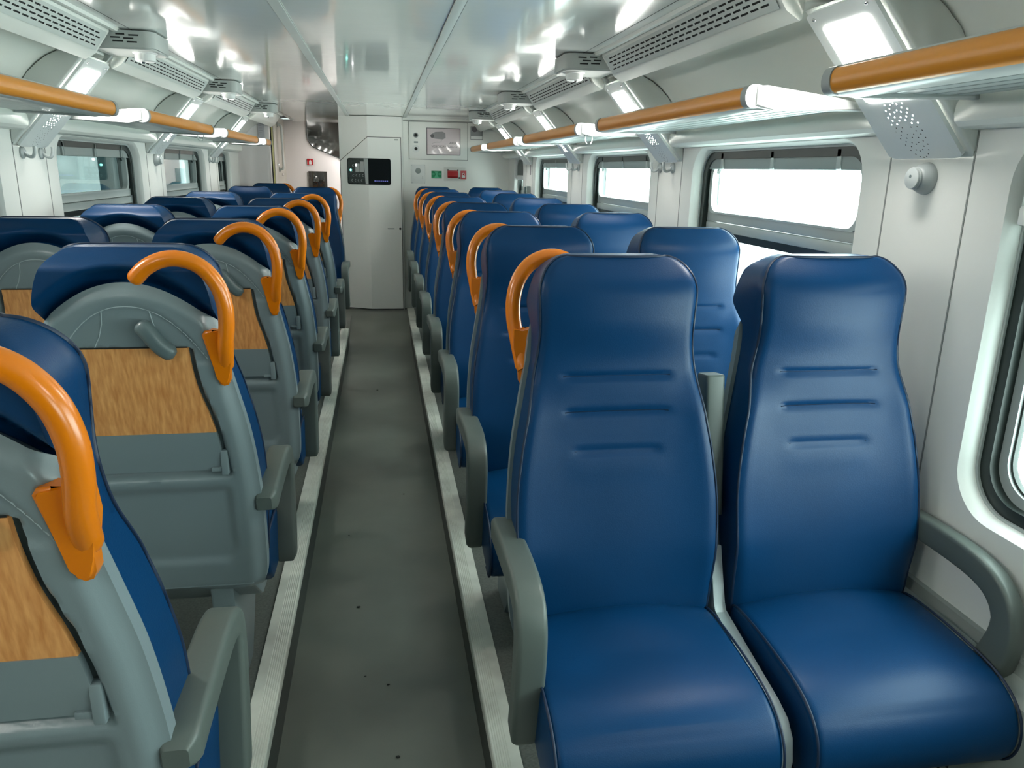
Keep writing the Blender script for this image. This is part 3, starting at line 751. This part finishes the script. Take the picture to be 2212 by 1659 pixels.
def seat(label, kind, sx):
    """local frame: the sitter faces +y, x=+sx points to the aisle"""
    t = thing('passenger_seat', label, 'seat', (0, 0, PLAT), 0, 'blue passenger seats along the carriage')
    key = (kind, sx)
    bc = add('back_cushion', ME['back_cushion'], t); add('piping', ME['piping'], bc); [add('stitching', ME['stitching', k], bc) for k in range(3)]
    sc = add('seat_cushion', ME['seat_cushion'], t); [add('cushion_piping', ME['cushion_piping', k], sc) for k in (0, 1)]
    sh = add('back_shell', ME['back_shell'], t); [add('panel_line', ME['panel_line', k], sh) for k in (-1, 0, 1)]; add('tray_gap', ME['tray_gap'], sh)
    tr = add('tray_table', ME['tray_table'], t); add('tray_edge', ME['tray_edge'], tr); [add('tray_hinge', ME['tray_hinge', k], tr) for k in (-1, 1)]
    add('tray_latch', ME['tray_latch'], t)
    add('seat_pan', ME['seat_pan'], t)
    def once(k, f):
        if k not in ME: ME[k] = f()
        return ME[k]
    add('foot', once(('foot', sx), lambda: foot(sx)), t)
    if kind == 'aisle':
        add('armrest', once(('arm', sx), lambda: armrest(sx*.233, M['arm'])), t)
        add('folded_armrest', once(('mid', sx), lambda: mid_arm(-sx*.240, M['arm'])), t)
        add('grab_handle', once(('handle', sx), lambda: handle(sx)), t)
        add('seat_divider', once(('div', sx), lambda: divider(sx)), t)
    if kind == 'single':
        add('grab_handle', once(('handle', sx), lambda: handle(sx)), t)
    if kind in ('window', 'single'):
        add('window_armrest', once(('warm', sx), lambda: win_armrest(-sx*.240, M['arm'])), t)
    return t
RW = ['nearest row', 'second nearest row', 'third nearest row', 'fourth nearest row', 'fifth nearest row', 'sixth nearest row', 'seventh nearest row', 'last row by the end wall']
sa = sw = None
for k in range(8):
    y = 1.668+.83*k
    a = 'blue aisle seat facing the viewer on the right side, %s' % RW[k]
    if sa is None: sa = seat(a, 'aisle', 1); sa.location = (.515, y, PLAT); sa.rotation_euler.z = PI
    else: dup(sa, (.515, y, PLAT), PI, a, ('grab_handle',) if k == 7 else ())
    a = 'blue window seat facing the viewer on the right side, %s' % RW[k]
    if sw is None: sw = seat(a, 'window', 1); sw.location = (1.006, y, PLAT); sw.rotation_euler.z = PI
    else: dup(sw, (1.006, y, PLAT), PI, a)
LR = ['cut by the photo edge', 'second nearest row', 'third nearest row', 'fourth nearest row', 'fifth nearest row', 'sixth nearest row']
for k in range(6):
    y = .826+.83*k
    dup(sa, (-.498, y, PLAT), 0, 'grey-backed left aisle seat turned away from the viewer, %s' % LR[k])
    if k >= 2: dup(sw, (-.992, y, PLAT), 0, 'grey-backed left window seat turned away from the viewer, %s' % LR[k])
sb = seat('blue left aisle seat facing the viewer, beyond the rows turned away', 'aisle', -1); sb.location = (-.498, 6.60, PLAT); sb.rotation_euler.z = PI
sc_ = seat('blue left window seat facing the viewer, beyond the rows turned away', 'window', -1); sc_.location = (-.992, 6.60, PLAT); sc_.rotation_euler.z = PI
sd_ = seat('single blue seat with orange handle in the far left corner', 'single', -1); sd_.location = (-.985, 7.75, PLAT); sd_.rotation_euler.z = PI

# ------------------------------------------------------------------ end of the carriage
def text_mesh(s, size, m, name, parent, loc, face=(PI/2, 0, 0), align='CENTER'):
    cu = bpy.data.curves.new('lettering', 'FONT'); cu.body = s; cu.size = size; cu.align_x = align; cu.align_y = 'CENTER'; cu.extrude = .0006
    o = bpy.data.objects.new('lettering', cu); C.objects.link(o)
    dg = bpy.context.evaluated_depsgraph_get(); me = bpy.data.meshes.new_from_object(o.evaluated_get(dg))
    bpy.data.objects.remove(o); bpy.data.curves.remove(cu)
    me.materials.clear(); me.materials.append(m)
    q = add(name, me, parent, loc); q.rotation_euler = face; return q
EW = 7.73
g = MB(); g.box(.238, 1.40, EW, EW+.06, 0, CEIL+.03); struct('wall_end', g, M['endwall'], smooth=0)
g = MB(); g.box(.226, .250, EW-.012, EW+.05, .10, CEIL, .004); struct('trim_20', g, M['wall'])
g = MB(); g.box(.245, 1.28, EW-.006, EW+.01, CEIL-.028, CEIL-.022); struct('trim_21', g, M['joint'], smooth=0)
# cabinet with the surveillance notice
t = thing('wall_cabinet', 'flush white wall cabinet with two round locks on the end wall', 'cabinet', (.585, EW, 1.75))
g = MB(); g.box(-.280, .280, -.010, 0, -.170, .170, .004); obj('door', g, M['endwall'], t)
g = MB(); g.box(-.2835, .2835, -.003, 0, -.1735, .1735); obj('gap', g, M['joint'], t, 0)
for z, nm in ((.048, 'upper_lock'), (-.075, 'lower_lock')):
    g = MB(); g.lathe([(.034 if z < 0 else .024, -.010), (.031 if z < 0 else .022, -.014)], (-.215, 0, z), 'y', 20); lk = obj(nm, g, M['white'] if z < 0 else M['capgrey'], t)
    g = MB(); g.lathe([(.016, -.0135), (.013, -.016)], (-.215, 0, z), 'y', 14); obj('key_hole', g, M['gap'], lk)
g = MB(); g.box(-.233, -.195, -.0105, -.009, -.024, -.008); obj('label_plate', g, M['valance'], t, 0)
t = thing('surveillance_notice', 'framed pinkish surveillance notice with a camera drawing on the cabinet', 'sign', (.634, EW-.010, 1.745))
g = MB(); g.box(-.162, .162, -.006, 0, -.124, .124); obj('frame', g, M['printd'], t, 0)
g = MB(); g.box(-.156, .156, -.0072, 0, -.118, .118); fc = obj('face', g, M['pink'], t, 0)
g = MB(); g.prism([(x, -.0073, z) for x, z in ((-.120, .046), (-.108, .072), (-.078, .088), (-.01, .092), (.018, .078), (.020, .034), (-.008, .020), (-.085, .026), (-.108, .034))], (0, -.0006, 0)); obj('camera_body', g, M['print'], fc, 0)
g = MB(); g.lathe([(.018, -.0073), (.018, -.0082)], (-.108, 0, .050), 'y', 16); obj('camera_lens', g, M['printd'], fc)
g = MB(); g.tube(spline([(-.11, -.0075, -.018), (-.07, -.0075, -.008), (-.03, -.0075, -.004), (-.015, -.0075, .018)], 5), .0014, 5, (0, 1, 0)); obj('camera_arm', g, M['print'], fc)
text_mesh('AREA', .030, M['printd'], 'lettering', fc, (.092, -.0076, -.012))
text_mesh('VIDEOSORVEGLIATA', .0265, M['printd'], 'lettering', fc, (.008, -.0076, -.046))
t = thing('small_sign', 'small glossy grey sign beside the cabinet on the end wall', 'sign', (.955, EW, 1.832))
g = MB(); g.box(-.060, .060, -.006, 0, -.062, .062, .004); fc = obj('plate', g, M['capgrey'], t)
g = MB(); g.lathe([(.027, -.0062), (.027, -.007)], (-.020, 0, .036), 'y', 20); obj('emblem', g, M['printd'], fc)
g = MB(); g.box(-.055, .055, -.0066, -.005, -.056, -.028); obj('lower_band', g, M['white'], fc, 0)
t = thing('intercom', 'white intercom panel with round speaker on the end wall', 'intercom', (.388, EW, 1.44))
g = MB(); g.box(-.066, .066, -.008, 0, -.088, .088, .004); fc = obj('plate', g, M['white'], t)
g = MB(); g.lathe([(.027, -.008), (.026, -.0092)], (0, 0, .030), 'y', 24); obj('speaker', g, M['valance'], fc)
g = MB(); g.box(.042, .046, -.0090, -.007, -.046, -.018); obj('slot', g, M['print'], fc, 0)
for sx in (-1, 1):
    for sz in (-1, 1):
        g = MB(); g.lathe([(.003, -.008), (.003, -.0092)], (sx*.060, 0, sz*.082), 'y', 8); obj('screw', g, M['capgrey'], fc)
t = thing('green_sign', 'small green and pale green emergency instructions sign on the end wall', 'sign', (.566, EW, 1.438))
g = MB(); g.box(-.052, .052, -.004, 0, -.037, .037); fc = obj('plate', g, M['white'], t, 0)
g = MB(); g.box(-.0495, .0495, -.0046, 0, -.0345, .0345); obj('field', g, M['green'], fc, 0)
g = MB(); g.prism([(x, -.0047, z) for x, z in ((-.020, .030), (.020, .030), (.008, .004), (.022, -.032), (-.022, -.032), (-.008, .004))], (0, -.0005, 0)); obj('pictogram', g, M['palegreen'], fc, 0)
g = MB()
for sx in (-1, 1):
    for k in range(5): g.box(sx*.018, sx*.044, -.0051, -.004, .022-k*.012, .026-k*.012)
obj('print_lines', g, M['palegreen'], fc, 0)
t = thing('emergency_brake', 'red emergency brake handle on its pale backing plate', 'emergency brake', (.722, EW, 1.445))
g = MB(); g.box(-.085, .125, -.004, 0, -.062, .065, .002); obj('backing', g, M['wall'], t)
g = MB(); g.prism([(-.05, -.004, .036), (-.05, -.034, .028), (-.05, -.040, -.020), (-.05, -.026, -.034), (-.05, -.012, -.030), (-.05, -.010, .020)], (.10, 0, 0), .004); obj('handle', g, M['red'], t)
for x in (-.05, .046):
    g = MB(); g.box(x, x+.010, -.012, -.004, .030, .046, .002); obj('mount', g, M['gap'], t)
g = MB(); g.lathe([(.008, -.004), (.008, -.010)], (.066, 0, -.034), 'y', 12); obj('seal', g, M['gap'], t)
t = thing('red_sign', 'faded red and white pictogram sign beside the emergency brake', 'sign', (.828, EW-.004, 1.440))
g = MB(); g.box(-.029, .029, -.002, 0, -.040, .040, .0008); fc = obj('plate', g, M['redpale'], t)
g = MB(); g.box(-.016, .016, -.0026, -.001, -.026, -.004); obj('pictogram', g, M['white'], fc, 0)
g = MB(); g.lathe([(.013, -.002), (.013, -.0028)], (0, 0, .006), 'y', 16); r1 = obj('pictogram', g, M['white'], fc)
g = MB(); g.lathe([(.008, -.0028), (.008, -.0034)], (0, 0, .006), 'y', 16); obj('pictogram', g, M['red'], fc)

# technical cupboard with a folded front in the middle of the end wall
FL, FM, FR = (-.352, 7.76), (-.085, 7.63), (.232, 7.63)
def on_front(x, off=0):
    if x < FM[0]:
        k = (x-FL[0])/(FM[0]-FL[0]); return FL[1]+(FM[1]-FL[1])*k-off
    return FM[1]-off
def sheet(pts, off, th=.004):                          # folded sheet from (x, z) points split at the fold
    g = MB()
    L = [p for p in pts]
    def cut(poly, left):
        out = []
        for i in range(len(poly)):
            a, b = poly[i], poly[(i+1) % len(poly)]
            ina = (a[0] <= FM[0]) == left or a[0] == FM[0]; inb = (b[0] <= FM[0]) == left or b[0] == FM[0]
            if ina: out.append(a)
            if ina != inb and a[0] != FM[0] and b[0] != FM[0]:
                k = (FM[0]-a[0])/(b[0]-a[0]); out.append((FM[0], a[1]+(b[1]-a[1])*k))
        return out
    for left in (True, False):
        q = cut(L, left)
        if len(q) >= 3: g.prism([(x, on_front(x, off), z) for x, z in q], (0, th, 0))
    return g
g = MB()
g.prism([(FL[0], FL[1]+.010, .12), (FM[0], FM[1]+.010, .12), (.236, FR[1]+.010, .12), (.236, EW+.7, .12), (FL[0], EW+.7, .12)], (0, 0, CEIL-.12))
struct('wall_cupboard', g, M['endwall'], smooth=0)
DO = [(-.346, .142), (.222, .142), (.222, 1.765), (-.085, 1.765), (-.346, 1.548)]
t = tag(obj('folded_door', sheet(DO, .004, .013), M['endwall'], None, 0), 'off-white folded cupboard door with a slanted top corner, end of the aisle', 'door')
obj('door_gap', sheet([(-.351, .134), (.227, .134), (.227, 1.770), (-.087, 1.770), (-.351, 1.550)], -.0065, .003), M['gap'], t, 0)
WD = [(x, z) for x, z in rrect(-.282, .126, 1.335, 1.575, .02, 4)]
wb = obj('equipment_window', sheet(WD, .010, .006), M['black'], t, 0)
obj('circuit_plate', sheet([(-.274, 1.345), (-.098, 1.345), (-.098, 1.565), (-.274, 1.565)], .0115, .002), M['board'], wb, 0)
obj('divider_bar', sheet([(-.112, 1.338), (-.085, 1.338), (-.085, 1.572), (-.125, 1.572)], .0125, .002), M['alu'], wb, 0)
obj('white_label', sheet([(-.205, 1.450), (-.165, 1.450), (-.165, 1.525), (-.190, 1.525), (-.205, 1.490)], .0125, .002), M['racktrim'], wb, 0)
obj('white_label', sheet([(-.160, 1.450), (-.125, 1.450), (-.125, 1.545), (-.160, 1.545)], .0125, .002), M['racktrim'], wb, 0)
g = MB()
for r in range(4):
    for c in range(4):
        x, z = -.235+c*.030+(.012 if r % 2 else 0), 1.372+r*.045
        if 1.44 < z < 1.53 and x > -.21: continue
        y = on_front(x, .0125)
        R0 = [(x+.011*math.cos(q*PI/6), y, z+.011*math.sin(q*PI/6)) for q in range(12)]; R1 = [(x+.007*math.cos(q*PI/6), y-.0005, z+.007*math.sin(q*PI/6)) for q in range(12)]
        a = [g.b.verts.new(p) for p in R0]; b = [g.b.verts.new(p) for p in R1]
        for q in range(12): g.b.faces.new((a[q], a[(q+1) % 12], b[(q+1) % 12], b[q]))
obj('hole_ring', g, M['valance'], wb, 0)
for x, z, m in ((-.248, 1.465, M['led']), (-.197, 1.512, M['ledw'])):
    g = MB(); g.lathe([(.010, 0), (.008, -.003)], (x, on_front(x, .012), z), 'y', 14); obj('indicator_light', g, m, wb)
obj('screen', sheet([(-.066, 1.352), (.112, 1.352), (.112, 1.560), (-.066, 1.560)], .0125, .002), M['black'], wb, 0)
g = MB()
for k in range(7): g.box(-.030+k*.019, -.017+k*.019, FM[1]-.0140, FM[1]-.012, 1.366, 1.374)
obj('screen_icons', g, M['screenblue'], wb, 0)
g = MB(); g.lathe([(.011, 0), (.009, -.006)], (.205, FM[1]-.004, .925), 'y', 16); obj('lock', g, M['gap'], t)
g = MB(); g.box(.085, .150, FM[1]-.0056, FM[1]-.003, .920, .930); obj('number_label', g, M['valance'], t, 0)
g = MB(); g.box(.165, .200, FM[1]-.0056, FM[1]-.003, 1.742, 1.752); obj('door_label', g, M['valance'], t, 0)

# vestibule on the left
g = MB()
pr = [(-WALL, 7.78), (-1.262, 7.84), (-1.235, 7.89), (-1.19, 7.93), (-1.13, 7.955), (-1.05, 7.965), (-1.022, 7.975), (-1.012, 8.0), (-1.012, 8.03), (-1.4, 8.03), (-1.4, 7.78)]
g.prism([(x, y, .12) for x, y in pr], (0, 0, CEIL-.12)); struct('wall_partition', g, M['pinkwall'], smooth=50)
t = tag(obj('paper_notice', MB().box(-1.112, -1.052, 7.949, 7.953, 1.70, 1.925), M['paper'], None, 0), 'pale printed paper taped high on the left end partition', 'notice')
g = MB()
for k in range(9): g.box(-1.104, -1.068+random.uniform(-.01, .008), 7.9482, 7.9492, 1.725+k*.021, 1.729+k*.021)
obj('print_lines', g, mat('faint_print', (.40, .39, .43, 1), .6), t, 0)
g = MB(); g.box(-1.02, -1.000, 8.03, 8.12, .13, CEIL, .003); struct('door_1', g, M['yellow'])
g = MB(); g.box(-1.024, -1.002, 8.024, 8.034, .13, 1.86); struct('trim_22', g, M['gap'], smooth=0)
g = MB(); g.box(-1.04, -.992, 8.12, 9.02, .1, CEIL+.02, .004); struct('wall_vestibule', g, M['tan'])
t = thing('grab_bar', 'pale vertical grab bar beside the yellow door edge', 'grab bar', (-.992, 8.42, 1.67))
g = MB(); g.tube(spline([(0, 0, -.22), (.035, 0, -.21), (.042, 0, -.16), (.042, 0, 0), (.042, 0, .16), (.035, 0, .21), (0, 0, .22)], 6), .012, 10, (0, 1, 0)); obj('bar', g, M['white'], t)
for z in (-.22, .22):
    g = MB(); g.lathe([(.026, 0), (.026, .008), (.018, .012)], (0, 0, z), 'x', 16); obj('flange', g, M['racktrim'], t)
g = MB(); g.holed([(-1.0, 9.02, .1), (.70, 9.02, .1), (.70, 9.02, CEIL+.02), (-1.0, 9.02, CEIL+.02)], [])
struct('wall_far', g, M['pinkwall'], smooth=0)
GL = [(-.752, 1.972), (-.752, 1.82), (-.744, 1.765), (-.722, 1.722), (-.690, 1.692), (-.36, 1.560), (-.36, 1.972)]
t = tag(obj('smoked_window', MB().prism([(x, 9.012, z) for x, z in GL], (0, .006, 0)), M['smoke'], None, 0), 'dark smoked glass pane with a curved lower corner in the far partition', 'window pane')
g = MB(); g.tube([(x, 9.010, z) for x, z in GL[:6]], .005, 6, (0, 1, 0)); obj('edge_seal', g, M['gasket'], t)
t = tag(obj('notice_board', MB().box(-.757, -.556, 9.004, 9.018, 1.20, 1.438, .003), M['smoke'], None, 30), 'small dark glass panel low on the far partition', 'panel')
t = tag(obj('fire_sign', MB().box(-.764, -.702, 9.012, 9.02, 1.504, 1.568), M['red'], None, 0), 'small red sign with white symbol on the far partition', 'sign')
g = MB(); g.prism([(x, 9.0116, z) for x, z in ((-.744, 1.510), (-.744, 1.540), (-.739, 1.552), (-.731, 1.558), (-.723, 1.552), (-.718, 1.540), (-.718, 1.510))], (0, -.0006, 0)); obj('symbol', g, M['white'], t, 0)
for y, z, nm in ((8.30, 1.50, 'upper'), (8.62, 1.40, 'lower')):
    g = MB(); g.lathe([(.014, 0), (.014, .012), (.008, .016)], (-.992, y, z), 'x', 14); tag(obj('door_bolt', g, M['chrome']), 'small chrome %s knob on the tan panel below the grab bar' % nm, 'knob')

t = thing('ceiling_lamp', 'lit oblong ceiling lamp in the vestibule behind the cupboard', 'lamp', (-.08, 8.74, CEIL))
g = MB(); g.box(-.16, .16, -.20, .20, -.022, 0, .008); obj('housing', g, M['housing'], t)
g = MB(); g.box(-.13, .13, -.17, .17, -.026, -.020, .003); obj('diffuser', g, mat('warm_diffuser', (.9, .88, .86, 1), .4, emit=((1, .93, .90, 1), 15)), t)

g = MB()
for x, y, r in ((-.085, 2.44, .006), (.014, 2.0, .004), (.036, 1.70, .0055), (-.055, 2.05, .003), (-.03, 5.2, .006), (.10, 3.4, .004), (-.14, 3.0, .003)):
    bmesh.ops.create_icosphere(g.b, subdivisions=1, radius=r, matrix=Matrix.Translation((x, y, r*.4)) @ Matrix.Diagonal((1.3, .8, .5, 1)))
o = tag(obj('floor_crumbs', g, M['gap']), 'dark crumbs of dirt scattered on the aisle floor', 'dirt'); o['kind'] = 'stuff'

# ------------------------------------------------------------------ outside the left windows
g = MB(); g.box(-4.6, -4.4, -12, 22, -2, 3.4); struct('wall_outside_sky_block', g, M['concrete'], smooth=0)  # wall added to block the bright sky on the left
g = MB(); g.box(-4.6, -1.45, -12, 22, 2.9, 3.1); struct('ceiling_outside_sky_block', g, M['concrete'], smooth=0)  # roof added to keep skylight from above off the left windows
g = MB(); g.box(-4.6, -1.45, -12, 22, -1.2, -1.0); struct('floor_outside', g, M['concrete'], smooth=0)
for k, y in enumerate((2.2, 4.6, 7.0, 9.4, 11.8)):
    g = MB(); g.box(-3.05, -2.75, y, y+.3, -1.0, 2.9, .02); struct('column_outside_%d' % (k+1), g, M['teal'])
